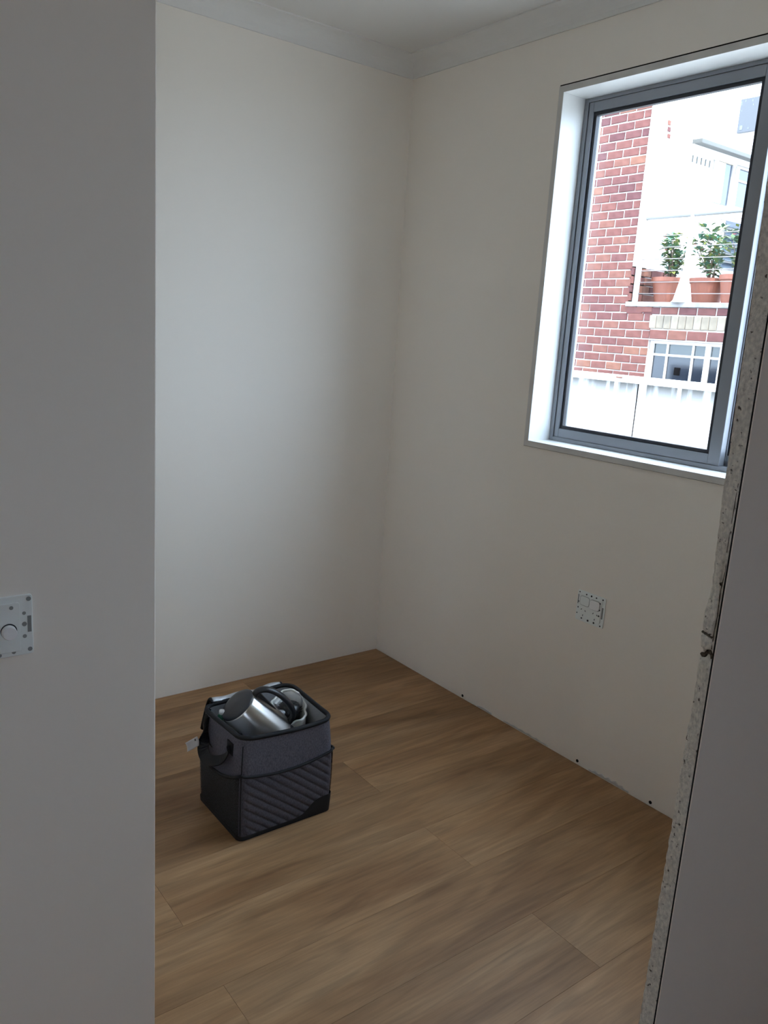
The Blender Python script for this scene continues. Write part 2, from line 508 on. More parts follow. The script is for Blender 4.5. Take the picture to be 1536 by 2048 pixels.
# the right nib: a lining sheet with a rough broken edge
nib = boxes('wall_front_right', [(NX, -0.002, NB, NB + 0.0016, 0, ZC)], M['paint'])
struct(nib, 'off-white lining sheet in the foreground with a broken edge')
boxes('sheet_gap', [(NX + 0.0012, -0.002, NB + 0.0016, NB + 0.0046, 0, ZC)], M['dark_gap'], nib)
prof_pts = [(0.0, -1.078), (0.36, -1.0758), (0.55, -1.074), (0.71, -1.0715), (0.80, -1.070), (0.92, -1.0655), (0.962, -1.069), (0.974, -1.060), (0.982, -1.0705),
            (1.00, -1.0725), (1.03, -1.072), (1.05, -1.069), (1.072, -1.0635), (1.12, -1.0675), (1.194, -1.0738), (1.264, -1.0738), (1.347, -1.0774), (1.395, -1.0765),
            (1.484, -1.078), (1.51, -1.0815), (1.615, -1.0865), (2.405, -1.0885)]
def core_x(z):
    for i in range(len(prof_pts) - 1):
        if prof_pts[i][0] <= z <= prof_pts[i + 1][0]:
            t = (z - prof_pts[i][0]) / (prof_pts[i + 1][0] - prof_pts[i][0])
            return prof_pts[i][1] * (1 - t) + prof_pts[i + 1][1] * t
    return prof_pts[-1][1]
from mathutils import noise as mnoise
NZ, NY = 620, 10
cy0, cy1 = NB + 0.0046, NB + 0.0285
b = MB()
vs, fs = [], []
for j in range(NZ + 1):
    z = ZC * j / NZ
    for i in range(NY + 1):
        t = i / NY
        y = cy0 + (cy1 - cy0) * t
        xx = NX * (1 - t) + core_x(z) * t + 0.0010
        rgh = 0.0024 if z < 1.15 else 0.0008
        xx += rgh * mnoise.noise(Vector((y * 220, z * 110, 0.3))) + 0.0012 * mnoise.noise(Vector((y * 60, z * 30, 5)))
        # crack with a chip
        dz = abs(z - 0.972 - 0.006 * math.sin(t * 5)); xx += 0.009 * math.exp(-(dz / 0.0045) ** 2)
        dz = abs(z - 1.0 - 0.004 * t); xx += 0.004 * math.exp(-(dz / 0.0035) ** 2) * (0.4 + 0.6 * t)
        # a crack running up beside the sheet
        if 1.0 < z < 1.12: xx += 0.004 * math.exp(-((t - 0.16 - 0.2 * max(0, z - 1.06) / 0.06) / 0.06) ** 2)
        if t > 0.8: xx += (t - 0.8) * 0.004 * (1 + mnoise.noise(Vector((z * 160, 2, 1))))
        vs.append((xx, y, z))
for j in range(NZ):
    for i in range(NY):
        a = j * (NY + 1) + i
        fs.append((a, a + 1, a + NY + 2, a + NY + 1))
# close to a slab
base = len(vs)
for j in range(NZ + 1):
    z = ZC * j / NZ
    vs.append((-0.002, cy1, z)); vs.append((-0.002, cy0, z))
for j in range(NZ):
    a = j * (NY + 1) + NY; c = base + 2 * j
    fs.append((a, c, c + 2, a + NY + 1))
    a0 = j * (NY + 1)
    fs.append((c + 1, a0, a0 + NY + 1, c + 3))
b.add(vs, fs)
core = b.build('broken_edge', M['rough_edge'], nib, smooth=True, recalc=True)
def edge_x(t, z): return NX * (1 - t) + core_x(z) * t + 0.0010
for pts in ([(t / 8, 0.972 + 0.006 * math.sin(t / 8 * 5) + 0.001 * (t % 3), 0.0034 - 0.0012 * (t % 2)) for t in range(9)], [(t / 8, 1.0 + 0.004 * t / 8, 0.0019 - 0.0005 * (t % 2)) for t in range(2, 9)],
            [(0.14 + 0.10 * math.sin(k * 0.9) * k / 14, 0.985 + 0.0095 * k, 0.0009 - 0.0004 * (k % 2)) for k in range(15)], [(0.1 + 0.05 * k, 1.078 + 0.002 * (k % 2), 0.002) for k in range(6)],
            [(0.18 - 0.01 * k, 1.125 + 0.016 * k + 0.003 * (k % 3), 0.0005) for k in range(7)], [(0.05, 1.15, 0.0012), (0.10, 1.158, 0.0014), (0.06, 1.163, 0.0012)]):
    q = MB(); q.tube([(edge_x(t, z) + rr_ * 0.80, cy0 + (cy1 - cy0) * min(0.97, max(0.0, t)), z) for (t, z, rr_) in pts], [rr_ for (_, _, rr_) in pts], 6)
    q.build('crack', M['dirt'], nib, smooth=True)
core['label'] = 'rough broken plaster edge with chips and a crack'

# ------------------------------------------------------------------ window of the room
win = empty('window_1', (0.1, -1.43, 1.05))
struct(win, 'grey aluminium sliding window in a white liner')
def wpart(name, lst, m, bevel=0.0):
    b = MB()
    for (x0, x1, y0, y1, z0, z1) in lst:
        b.box(x0 - 0.1, x1 - 0.1, y0 + 1.43, y1 + 1.43, z0 - 1.05, z1 - 1.05)
    return b.build(name, m, win, bevel=bevel)
LY0, LY1, LZ0, LZ1 = -0.785, -2.072, 1.052, 2.160      # clear opening of the liner
T = 0.019
g = 0.003
wpart('gap_line', [(0.002, 0.16, LY0 + T, WY0, WZ0, WZ1), (0.002, 0.16, WY1, LY1 - T, WZ0, WZ1),
                   (0.002, 0.16, WY1, WY0, WZ0, LZ0 - T), (0.002, 0.16, WY1, WY0, LZ1 + T, WZ1)], M['dark_gap'])
for nm, q in (('liner_board', (-0.004, 0.16, LY0, LY0 + T, LZ0 - T, LZ1 + T)), ('liner_board', (-0.004, 0.16, LY1 - T, LY1, LZ0 - T, LZ1 + T)),
              ('liner_board', (-0.004, 0.16, LY1, LY0, LZ1, LZ1 + T)), ('liner_board', (-0.004, 0.16, LY1, LY0, LZ0 - T, LZ0))):
    wpart(nm, [q], M['liner'], 0.001)
    x0, x1, y0, y1, z0, z1 = q
    wpart('liner_edge', [(-0.0055, -0.004, y0, y1, z0, z1)], M['raw_edge'])
FX0, FX1 = 0.100, 0.170
fo = 0.016
wpart('frame_jamb', [(FX0, FX1, LY0 - fo, LY0, LZ0, LZ1)], M['alu'], 0.0015)
wpart('frame_jamb', [(FX0, FX1, LY1, LY1 + fo, LZ0, LZ1)], M['alu'], 0.0015)
wpart('frame_head', [(FX0, FX1, LY1 + fo, LY0 - fo, LZ1 - 0.012, LZ1)], M['alu'], 0.0015)
wpart('frame_sill', [(FX0, FX1, LY1 + fo, LY0 - fo, LZ0, LZ0 + 0.014)], M['alu'], 0.0015)
def sash(x0, x1, ya, yb, sl, sr):
    """ya > yb; stiles sl (at ya) and sr (at yb)"""
    za, zb = LZ0 + 0.014, LZ1 - 0.012
    s = wpart('sash_frame', [(x0, x1, ya - sl, ya, za, zb), (x0, x1, yb, yb + sr, za, zb),
                             (x0, x1, yb + sr, ya - sl, za, za + 0.030), (x0, x1, yb + sr, ya - sl, zb - 0.030, zb)], M['alu'], 0.0015)
    xm = (x0 + x1) / 2
    def sub(name, lst, m):
        o = wpart(name, lst, m); o.parent = s
    e = 0.011
    sub('seal', [(x0 + 0.006, x1 - 0.004, ya - sl - e, ya - sl, za + 0.030, zb - 0.030), (x0 + 0.006, x1 - 0.004, yb + sr, yb + sr + e, za + 0.030, zb - 0.030),
                 (x0 + 0.006, x1 - 0.004, yb + sr + e, ya - sl - e, za + 0.030, za + 0.030 + e), (x0 + 0.006, x1 - 0.004, yb + sr + e, ya - sl - e, zb - 0.030 - e, zb - 0.030)], M['seal'])
    sub('pane', [(xm - 0.002, xm + 0.002, yb + sr + 0.002, ya - sl - 0.002, za + 0.032, zb - 0.032)], M['glass'])
sash(0.104, 0.130, LY0 - fo - 0.002, -1.434, 0.018, 0.038)
sash(0.136, 0.162, -1.400, LY1 + fo + 0.002, 0.034, 0.022)

# ------------------------------------------------------------------ power point and dimmer switch
def rounded_plate(b, w, h, t, rad, frame, mi=0, n=5):
    pts = []
    for (cx, cy, a0) in ((w / 2 - rad, h / 2 - rad, 0), (-w / 2 + rad, h / 2 - rad, 90), (-w / 2 + rad, -h / 2 + rad, 180), (w / 2 - rad, -h / 2 + rad, 270)):
        for k in range(n + 1):
            a = math.radians(a0 + 90 * k / n)
            pts.append((cx + rad * math.cos(a), cy + rad * math.sin(a)))
    m = len(pts)
    vs = [frame @ Vector((x, y, 0)) for x, y in pts] + [frame @ Vector((x, y, t)) for x, y in pts]
    fs = [(k, (k + 1) % m, m + (k + 1) % m, m + k) for k in range(m)] + [tuple(range(m, 2 * m)), tuple(range(m - 1, -1, -1))]
    b.add(vs, fs, mi)
def disc(b, x, y, z, rad, frame, mi=0, sx=1.0, ang=0.0, n=12, h=0.0006):
    ca, sa = math.cos(ang), math.sin(ang)
    pts = [(rad * sx * math.cos(2 * math.pi * k / n), rad * math.sin(2 * math.pi * k / n)) for k in range(n)]
    pts = [(x + ca * u - sa * v, y + sa * u + ca * v) for u, v in pts]
    vs = [frame @ Vector((u, v, z)) for u, v in pts] + [frame @ Vector((u, v, z + h)) for u, v in pts]
    b.add(vs, [tuple(range(n, 2 * n))] + [(k, (k + 1) % n, n + (k + 1) % n, n + k) for k in range(n)], mi)

# local axes: X to the viewer's right, Y up, Z out of the wall
gpo = empty('power_point', (0, -1.128, 0.547))
gpo.matrix_world = Matrix(((0, 0, -1, 0), (-1, 0, 0, -1.128), (0, 1, 0, 0.547), (0, 0, 0, 1)))
tag(gpo, 'white double power point without its cover on the window wall', 'power point')
I = Matrix.Identity(4)
b = MB(); rounded_plate(b, 0.112, 0.103, 0.004, 0.005, I); b.build('back_plate', M['plate'], gpo, bevel=0.001)
b = MB(); rounded_plate(b, 0.090, 0.078, 0.0035, 0.006, Matrix.Translation((0, 0.001, 0.004))); b.build('module', M['plate'], gpo, bevel=0.001)
b = MB(); rounded_plate(b, 0.0385, 0.0325, 0.0003, 0.008, Matrix.Translation((-0.022, 0.020, 0.0075))); b.build('rocker_gap', M['plate_dark'], gpo)
b = MB(); rounded_plate(b, 0.0400, 0.0340, 0.0004, 0.009, Matrix.Translation((0.020, 0.018, 0.0075))); b.build('rocker_gap', M['plate_dark'], gpo)
b = MB(); rounded_plate(b, 0.036, 0.030, 0.0015, 0.007, Matrix.Translation((-0.022, 0.020, 0.0075))); b.build('rocker', M['plate'], gpo, bevel=0.0008)
b = MB(); rounded_plate(b, 0.037, 0.031, 0.0045, 0.008, Matrix.Translation((0.020, 0.018, 0.0075))); b.build('rocker', M['knob'], gpo, bevel=0.0012)
b = MB(); b.box(0.046, 0.052, -0.020, 0.018, 0.004, 0.0046); b.build('slot_recess', M['plate_dark'], gpo)
b = MB(); b.box(-0.053, -0.050, 0.004, 0.036, 0.004, 0.0046); b.build('slot_recess', M['plate_dark'], gpo)
def one_disc(name, m, parent, *a, **k):
    q = MB(); disc(q, *a, **k); return q.build(name, m, parent)
for (sx, sy) in ((-0.024, -0.018), (0.024, -0.018)):
    for (dx, dy, a) in ((-0.008, 0.008, -0.6), (0.008, 0.006, 0.6)):
        one_disc('pin_slot', M['hole'], gpo, sx + dx, sy + dy, 0.0076, 0.0032, I, 0, 0.38, a)
    one_disc('pin_slot', M['hole'], gpo, sx, sy - 0.011, 0.0076, 0.0034, I, 0, 0.36, 0)
for (x, y, rr) in ((-0.048, 0.045, 0.0022), (-0.020, 0.043, 0.0026), (0.0, 0.043, 0.0032), (0.020, 0.043, 0.0026), (0.046, 0.044, 0.0026), (-0.045, 0.030, 0.0022), (-0.047, 0.012, 0.0028),
                   (-0.048, -0.008, 0.0028), (0.039, 0.030, 0.0028), (0.039, 0.008, 0.0030), (0.039, -0.012, 0.0030), (-0.030, -0.041, 0.0028), (-0.004, -0.042, 0.0036), (0.020, -0.042, 0.0032), (-0.051, -0.028, 0.002), (0.046, -0.045, 0.0026)):
    one_disc('screw_hole', M['hole'], gpo, x, y, 0.0041 if abs(y) > 0.0405 or abs(x) > 0.0445 else 0.0076, rr, I)

sw = empty('dimmer_switch')
sw.matrix_world = Matrix(((1, 0, 0, -1.8385), (0, 0, -1, PL), (0, 1, 0, 0.9185), (0, 0, 0, 1)))
tag(sw, 'white dimmer switch plate without its cover on the foreground wall', 'light switch')
b = MB(); rounded_plate(b, 0.078, 0.096, 0.004, 0.004, I); b.build('back_plate', M['plate'], sw, bevel=0.001)
b = MB(); rounded_plate(b, 0.048, 0.078, 0.003, 0.003, Matrix.Translation((-0.004, -0.001, 0.004))); b.build('module', M['plate'], sw, bevel=0.001)
b = MB(); b.lathe([(0.0108, 0.0), (0.0104, 0.009), (0.0095, 0.011), (0.0, 0.011)], 28, frame=Matrix.Translation((0.003, -0.006, 0.007)), cap1=False)
b.build('knob', M['knob'], sw, smooth=False, bevel=0)
b = MB(); b.lathe([(0.0117, 0.0), (0.0117, 0.0012)], 28, frame=Matrix.Translation((0.0034, -0.0052, 0.007))); b.build('knob_gap', M['hole'], sw)
b = MB(); b.box(0.031, 0.0365, -0.012, 0.014, 0.004, 0.0046); b.build('slot_recess', M['plate_dark'], sw)
for (x, y, rr) in ((0.0335, 0.041, 0.0036), (0.0335, -0.040, 0.0034), (0.008, 0.031, 0.0030), (0.0265, 0.019, 0.0027), (0.0265, 0.0015, 0.0036), (0.0265, -0.018, 0.0030), (0.010, -0.041, 0.0030), (-0.010, 0.043, 0.003), (-0.033, 0.041, 0.003), (-0.033, -0.040, 0.003), (-0.010, -0.043, 0.003)):
    one_disc('screw_hole', M['plate_dark'], sw, x, y, 0.0041 if (abs(y) > 0.037 or abs(x) > 0.021) else 0.0071, rr, I)

# ------------------------------------------------------------------ cooler bag
BW, BD, BH = 0.290, 0.246, 0.298
bag = empty('cooler_bag', (-1.013, -0.812, 0.0))
tag(bag, 'slate grey quilted cooler bag standing open on the floor', 'bag')
def sec(s, z, off=0.0):
    k = max(0.0, min(1.0, z / BH))
    bul = 0.004 * math.sin(math.pi * k) + 0.002 * k
    w, dd = BW / 2 + bul + off, BD / 2 + bul + off
    rr = max(0.004, 0.012 + 0.026 * k ** 3 + off)
    s = s % 4
    i = int(s); t = s - i
    L, O = (w, dd) if i % 2 == 0 else (dd, w)
    arc = math.pi / 4 * rr
    tot = 2 * arc + 2 * (L - rr)
    l = t * tot
    if l < arc:
        a = -math.pi / 4 + l / rr; u, v = -(L - rr) + rr * math.sin(a), (O - rr) + rr * math.cos(a)
    elif l < tot - arc:
        u, v = -(L - rr) + (l - arc), O
    else:
        a = (l - (tot - arc)) / rr; u, v = (L - rr) + rr * math.sin(a), (O - rr) + rr * math.cos(a)
    x, y = ((u, -v), (v, u), (-u, v), (-v, -u))[i]
    return Vector((x, y, z))
def zrim(s):
    """The rim sags and rises a little round the mouth."""
    s = s % 4
    return BH + (0.004 * math.cos(math.pi * s) if s < 2 else 0.004 * math.cos(math.pi * s)) - (0.006 * math.sin(math.pi * s) if s < 1 else 0)
def zmid(s):
    """Height of the piping that divides the upper band from the pockets."""
    s = s % 4
    if s < 1: return 0.198 - 0.020 * math.sin(math.pi * s) ** 0.9
    if s < 2: return 0.198 - 0.022 * math.sin(math.pi * (s - 1))
    if s < 3: return 0.198
    t = s - 3
    return 0.150 + 0.048 * t ** 2 - 0.014 * math.sin(math.pi * t)
b = MB()
b.grid(lambda u, v: sec(4 * u, 0.004 + (zrim(4 * u) - 0.004) * v), 120, 14, wrap=True)
b.add([sec(4 * k / 120, 0.004) for k in range(120)], [tuple(range(119, -1, -1))])
b.build('body', M['fabric'], bag, smooth=True)
b = MB()
def lin(u, v):
    q = sec(4 * u, max(0.02, zrim(4 * u) - 0.004 - 0.26 * v), -0.006 - 0.004 * abs(math.sin(23 * u + 6 * v)) * min(1, v * 4))
    return q
b.grid(lin, 120, 14, wrap=True)
b.add([sec(4 * k / 120, 0.024, -0.008) for k in range(120)], [tuple(range(120))])
b.build('lining', M['lining'], bag, smooth=True)
b = MB(); b.tube([sec(4 * k / 140, zrim(4 * k / 140), -0.002) for k in range(140)], 0.0068, 8, closed=True)
b.build('rim_binding', M['black'], bag, smooth=True)
b = MB(); b.tube([sec(k / 60 * 1.0, zmid(k / 60), 0.004) for k in range(61)], 0.0040, 6)
b.tube([sec(3 + k / 60, zmid(3 + k / 60), 0.004) for k in range(61)], 0.0048, 6)
b.tube([sec(1 + k / 40, zmid(1 + k / 40), 0.006 + 0.012 * math.sin(math.pi * k / 40)) for k in range(41)], 0.0040, 6)
b.build('pocket_piping', M['black'], bag, smooth=True)
# quilted front pocket
def quilt(u, v):
    s = 0.005 + 0.99 * u
    z0 = 0.010
    z = z0 + (zmid(s) - z0) * v
    x = u * BW
    c = (z + 0.80 * x) / 0.0262
    q = abs(math.sin(math.pi * c)) ** 0.45
    e = min(1.0, min(u, 1 - u) * 14)
    return sec(s, z, 0.0012 + 0.0048 * q * e)
b = MB(); b.grid(quilt, 150, 80); b.build('quilted_pocket', M['quilt'], bag, smooth=True)
b = MB()
for k in range(1, 16):
    pass
# front corner seam
b = MB(); b.tube([sec(0.0, 0.01 + 0.27 * k / 12, 0.0015) for k in range(13)], 0.0016, 6); b.build('corner_seam', M['black'], bag, smooth=True)
# black base with the raised corner patch
def basep(u, v):
    s = 4 * u
    top = 0.013
    if s < 1: top += 0.044 * (1 / (1 + math.exp(-(s - 0.74) * 26)))
    elif s < 2: top += 0.044 - 0.03 * (s - 1)
    elif s > 3: top += 0.004
    else: top += 0.014 * (3 - s)
    return sec(s, 0.0005 + top * v, 0.0068 if v < 0.9 else 0.0062)
b = MB(); b.grid(basep, 160, 5, wrap=True); b.add([sec(4 * k / 80, 0.0005, 0.0068) for k in range(80)], [tuple(range(79, -1, -1))])
b.build('base_patch', M['black'], bag, smooth=True)
# side net pockets
def net(side, bulge):
    def fn(u, v):
        s = side + 0.02 + 0.96 * u
        z = 0.012 + (zmid(s) - 0.012) * v
        return sec(s, z, 0.004 + bulge * math.sin(math.pi * u) ** 0.7 * (v ** 0.8))
    return fn
b = MB(); b.grid(net(3, 0.004), 30, 16); o = b.build('net_pocket', M['netting'], bag, smooth=True)
b = MB(); b.grid(net(1, 0.014), 30, 16); b.build('net_pocket', M['netting'], bag, smooth=True)
# dark backing of the left pocket
b = MB(); b.grid(lambda u, v: sec(3 + 0.02 + 0.96 * u, 0.012 + (zmid(3 + 0.02 + 0.96 * u) - 0.012) * v, 0.0012), 30, 8); b.build('side_panel', M['quilt'], bag, smooth=True)
# carry handles: flat webbing loops sewn to both sides
def webbing(path, wid, hint):
    b = MB()
    vs, fs = [], []
    n = len(path)
    for i, p in enumerate(path):
        t = (Vector(path[min(i + 1, n - 1)]) - Vector(path[max(i - 1, 0)])).normalized()
        h = Vector(hint[i] if isinstance(hint, list) else hint)
        sd = (h - t * h.dot(t)).normalized()
        nn = t.cross(sd) * 0.0014
        for (q, w2) in ((1, 1), (-1, 1), (-1, -1), (1, -1)):
            vs.append(Vector(p) + sd * wid / 2 * q + nn * w2)
    for i in range(n - 1):
        for k in range(4):
            fs.append((i * 4 + k, i * 4 + (k + 1) % 4, (i + 1) * 4 + (k + 1) % 4, (i + 1) * 4 + k))
    fs += [(0, 1, 2, 3), ((n - 1) * 4 + 3, (n - 1) * 4 + 2, (n - 1) * 4 + 1, (n - 1) * 4)]
    b.add(vs, fs)
    return b
def bez(pts, n=28):
    """Catmull-Rom through pts"""
    P = [Vector(p) for p in pts]
    P = [P[0] * 2 - P[1]] + P + [P[-1] * 2 - P[-2]]
    out = []
    m = len(pts) - 1
    for k in range(n + 1):
        x = k / n * m; i = min(int(x), m - 1); t = x - i
        a, b_, c, d_ = P[i], P[i + 1], P[i + 2], P[i + 3]
        out.append(0.5 * ((2 * b_) + (c - a) * t + (2 * a - 5 * b_ + 4 * c - d_) * t * t + (3 * b_ - a - 3 * c + d_) * t ** 3))
    return out
xl = -BW / 2
hp = bez([(xl - 0.003, -0.062, 0.262), (xl - 0.008, -0.064, 0.245), (xl - 0.022, -0.048, 0.216), (xl - 0.038, 0.00, 0.196), (xl - 0.034, 0.044, 0.206), (xl - 0.014, 0.070, 0.238), (xl - 0.003, 0.074, 0.285)])
webbing(hp, 0.032, (0.6, 0.4, 0.55)).build('carry_handle', M['black'], bag, bevel=0)
b = MB(); b.box(xl - 0.006, xl + 0.001, -0.080, -0.046, 0.236, 0.272); b.build('handle_stitch_patch', M['black'], bag, bevel=0.001)
xr = BW / 2
hp = bez([(xr + 0.002, -0.05, 0.262), (xr + 0.012, -0.04, 0.244), (xr + 0.020, 0.0, 0.236), (xr + 0.012, 0.04, 0.244), (xr + 0.002, 0.05, 0.262)])
webbing(hp, 0.022, (0, 0, 1)).build('carry_handle', M['black'], bag)
# strap rising behind the left rim, with the loose swing tag
hp = bez([(xl - 0.002, 0.050, 0.200), (xl - 0.012, 0.075, 0.225), (xl - 0.012, 0.086, 0.265), (xl + 0.008, 0.092, 0.300)])
webbing(hp, 0.018, (0.2, 1, 0)).build('side_strap', M['black'], bag)
b = MB(); b.grid(lambda u, v: Vector((xl - 0.074 + 0.028 * u - 0.006 * v + 0.003 * math.sin(3 * v), 0.062 - 0.016 * u, 0.2 + 0.020 * u + 0.030 * v)), 6, 8)
tg = b.build('care_tag', M['tag'], bag, smooth=True, thick=0.0006); tg['label'] = 'white care tag hanging beside the handle'
b = MB(); b.box(xl - 0.0575, xl - 0.0475, 0.0488, 0.0498, 0.236, 0.243); b.build('tag_print', M['tag_print'], tg)
# lid folded back behind the mouth, silver inside
lid = MB()
def lidf(u, v):
    x = (u - 0.5) * (BW - 0.055)
    y = BD / 2 - 0.004 + 0.066 * v ** 1.15 + 0.004 * math.sin(9 * u)
    z = BH + 0.002 + 0.016 * math.sin(min(1.0, v * 1.5) * math.pi * 0.5) - 0.175 * max(0, v - 0.2) ** 1.4 + 0.003 * math.sin(14 * u + 2)
    return Vector((x, y, z))
lid.grid(lidf, 24, 14)
ld = lid.build('lid_flap', M['lining'], bag, smooth=True, thick=0.006); ld['label'] = 'silver lined lid folded back'
pth = [lidf(u / 20, 1.0) for u in range(21)]
b = MB(); b.tube([lidf(0, v / 10) for v in range(11)], 0.005, 6); b.tube([lidf(1, v / 10) for v in range(11)], 0.005, 6); b.tube(pth, 0.005, 6)
b.build('lid_binding', M['black'], ld, smooth=True)
b = MB(); b.lathe([(0.0, -0.004), (0.0045, -0.002), (0.0045, 0.002), (0.0, 0.004)], 12, frame=Matrix.Translation((0.055, BD / 2 - 0.004, BH + 0.012)), cap0=False, cap1=False)
b.build('zip_pull', M['white'], bag, smooth=True)

# ------------------------------------------------------------------ things in the bag
ax = Vector((-0.628, 0.145, 0.761)).normalized()
hdir = Vector(CAM_R[0]) * 0.8 - Vector(CAM_R[1]) * 0.6
hdir = (hdir - ax * hdir.dot(ax)).normalized()
sd = ax.cross(hdir)
lidc = Vector((-1.088, -0.772, 0.318))
KF = Matrix(((hdir.x, sd.x, ax.x, lidc.x), (hdir.y, sd.y, ax.y, lidc.y), (hdir.z, sd.z, ax.z, lidc.z), (0, 0, 0, 1)))
ket = empty('kettle'); ket.matrix_world = KF
tag(ket, 'brushed steel electric kettle with a black handle lying in the bag', 'kettle')
b = MB(); b.lathe([(0.070, -0.160), (0.074, -0.152), (0.0745, -0.130), (0.071, -0.085), (0.064, -0.035), (0.0575, -0.004), (0.055, 0.0)], 56, cap1=True)
b.build('kettle_body', M['steel'], ket, smooth=True)
b = MB(); b.lathe([(0.0555, -0.002), (0.0545, 0.003), (0.050, 0.0075), (0.035, 0.011), (0.0, 0.0125)], 48, cap1=False)
b.build('kettle_lid', M['lidplastic'], ket, smooth=True)
b = MB(); b.lathe([(0.071, -0.174), (0.0745, -0.169), (0.0745, -0.158), (0.070, -0.156)], 48); b.build('kettle_base', M['blackplastic'], ket, smooth=True)
hpth = bez([(0.050, 0, -0.010), (0.066, 0, -0.002), (0.086, 0, -0.010), (0.102, 0, -0.034), (0.110, 0, -0.070), (0.108, 0, -0.112), (0.094, 0, -0.140), (0.070, 0, -0.150)], 30)
b = MB()
n = 10
vs, fs = [], []
for i, p in enumerate(hpth):
    t = (hpth[min(i + 1, 30)] - hpth[max(i - 1, 0)]).normalized(); nn = Vector((0, 1, 0)).cross(t)
    for k in range(n):
        a = 2 * math.pi * k / n
        vs.append(p + Vector((0, 1, 0)) * 0.0125 * math.cos(a) + nn * 0.0085 * math.sin(a))
for i in range(30):
    for k in range(n):
        fs.append((i * n + k, i * n + (k + 1) % n, (i + 1) * n + (k + 1) % n, (i + 1) * n + k))
fs += [tuple(range(n - 1, -1, -1)), tuple(30 * n + k for k in range(n))]
b.add(vs, fs); b.build('handle', M['blackplastic'], ket, smooth=True)
b = MB(); b.box(0.055, 0.071, -0.006, 0.006, -0.145, -0.01)
b.build('water_gauge', M['blackplastic'], ket, bevel=0.002)
b = MB()
b.add([(-0.045, -0.018, -0.002), (-0.045, 0.018, -0.002), (-0.082, 0.0, -0.006), (-0.058, -0.014, -0.045), (-0.058, 0.014, -0.045)],
      [(0, 2, 1), (0, 3, 2), (1, 2, 4), (3, 4, 2)])
b.build('spout', M['steel'], ket, recalc=True)

# green bottle with a white cap on the left
bt = empty('bottle', (-1.131, -0.742, 0.166))
bt.rotation_euler = (0.05, 0.04, 0)
tag(bt, 'small green bottle with a white cap tucked at the left of the bag', 'bottle')
b = MB(); b.lathe([(0.0, 0), (0.016, 0.0), (0.017, 0.01), (0.017, 0.108), (0.010, 0.122), (0.008, 0.126), (0.0, 0.126)], 20, cap0=False, cap1=False); b.build('bottle_body', M['greenglass'], bt, smooth=True)
b = MB(); b.lathe([(0.0, 0.124), (0.0085, 0.124), (0.0085, 0.135), (0.0, 0.136)], 18, cap0=False, cap1=False); b.build('cap', M['white'], bt, smooth=True)
# clear crumpled packet by the bottle
b = MB(); b.grid(lambda u, v: Vector((-1.128 + 0.040 * u + 0.004 * math.sin(7 * v), -0.868 + 0.034 * u + 0.02 * v + 0.006 * math.sin(8 * u + 3 * v), 0.205 + 0.050 * v + 0.007 * math.sin(11 * u))), 12, 10)
pk = b.build('crumpled_packet', M['fabric'], smooth=True, thick=0.002)
tag(pk, 'dark crumpled packet beside the kettle at the left of the bag', 'packet')
pk2 = MB(); pk2.grid(lambda u, v: Vector((-1.134 + 0.030 * u, -0.800 + 0.012 * v + 0.006 * math.sin(9 * u), 0.205 + 0.066 * v + 0.005 * math.sin(12 * u + 2))), 10, 8)
o = pk2.build('clear_wrapper', M['plasticbag'], smooth=True, thick=0.001)
tag(o, 'crumpled pale wrapper at the left corner of the bag', 'wrapper')
# white plastic bag with a black brush head inside, right
pc = Vector((-0.917, -0.775, 0.0))
pb = empty('plastic_bag', (pc.x, pc.y, 0.03))
tag(pb, 'open white plastic bag at the right of the kettle', 'bag')
def film(u, v):
    a = 2 * math.pi * u
    rr = 0.048 + 0.013 * v + 0.004 * math.sin(5 * a + 2 * v) + 0.002 * math.sin(11 * a)
    z = 0.02 + 0.222 * v + (0.026 * math.sin(a + 0.785) + 0.005 * math.sin(3 * a)) * v
    return Vector((rr * math.cos(a) * 0.72, rr * math.sin(a) * 1.05, z))
b = MB(); b.grid(film, 60, 14, wrap=True); b.add([film(k / 60, 0) for k in range(60)], [tuple(range(60))])
b.build('film', M['plasticbag'], pb, smooth=True, thick=0.0012)
b = MB(); b.tube([film(k / 60, 1.0) for k in range(60)], 0.0038, 6, closed=True); b.build('rolled_rim', M['plasticbag'], pb, smooth=True)
br_ = empty('brush_head', (pc.x, pc.y, 0.098))
tag(br_, 'black bristle brush head inside the white plastic bag', 'brush')
b = MB(); b.lathe([(0.0, 0.0), (0.030, 0.0), (0.030, 0.06), (0.034, 0.165), (0.028, 0.182), (0.0, 0.186)], 20, cap0=False, cap1=False); b.build('brush_core', M['bristle'], br_, smooth=True)
b = MB()
for k in range(420):
    a = random.uniform(0, 2 * math.pi); rr = 0.036 * math.sqrt(random.random()); z = 0.182 - 0.018 * (rr / 0.036) ** 2
    p = Vector((rr * math.cos(a), rr * math.sin(a), z)); dr = Vector((math.cos(a) * random.uniform(-.4, .9), math.sin(a) * random.uniform(-.4, .9), random.uniform(.3, 1))).normalized()
    sv = dr.orthogonal().normalized() * 0.0011
    b.add([p - sv, p + sv, p + dr * random.uniform(.006, .014)], [(0, 1, 2)])
tag(b.build('bristles', M['bristle'], br_), kind='stuff')
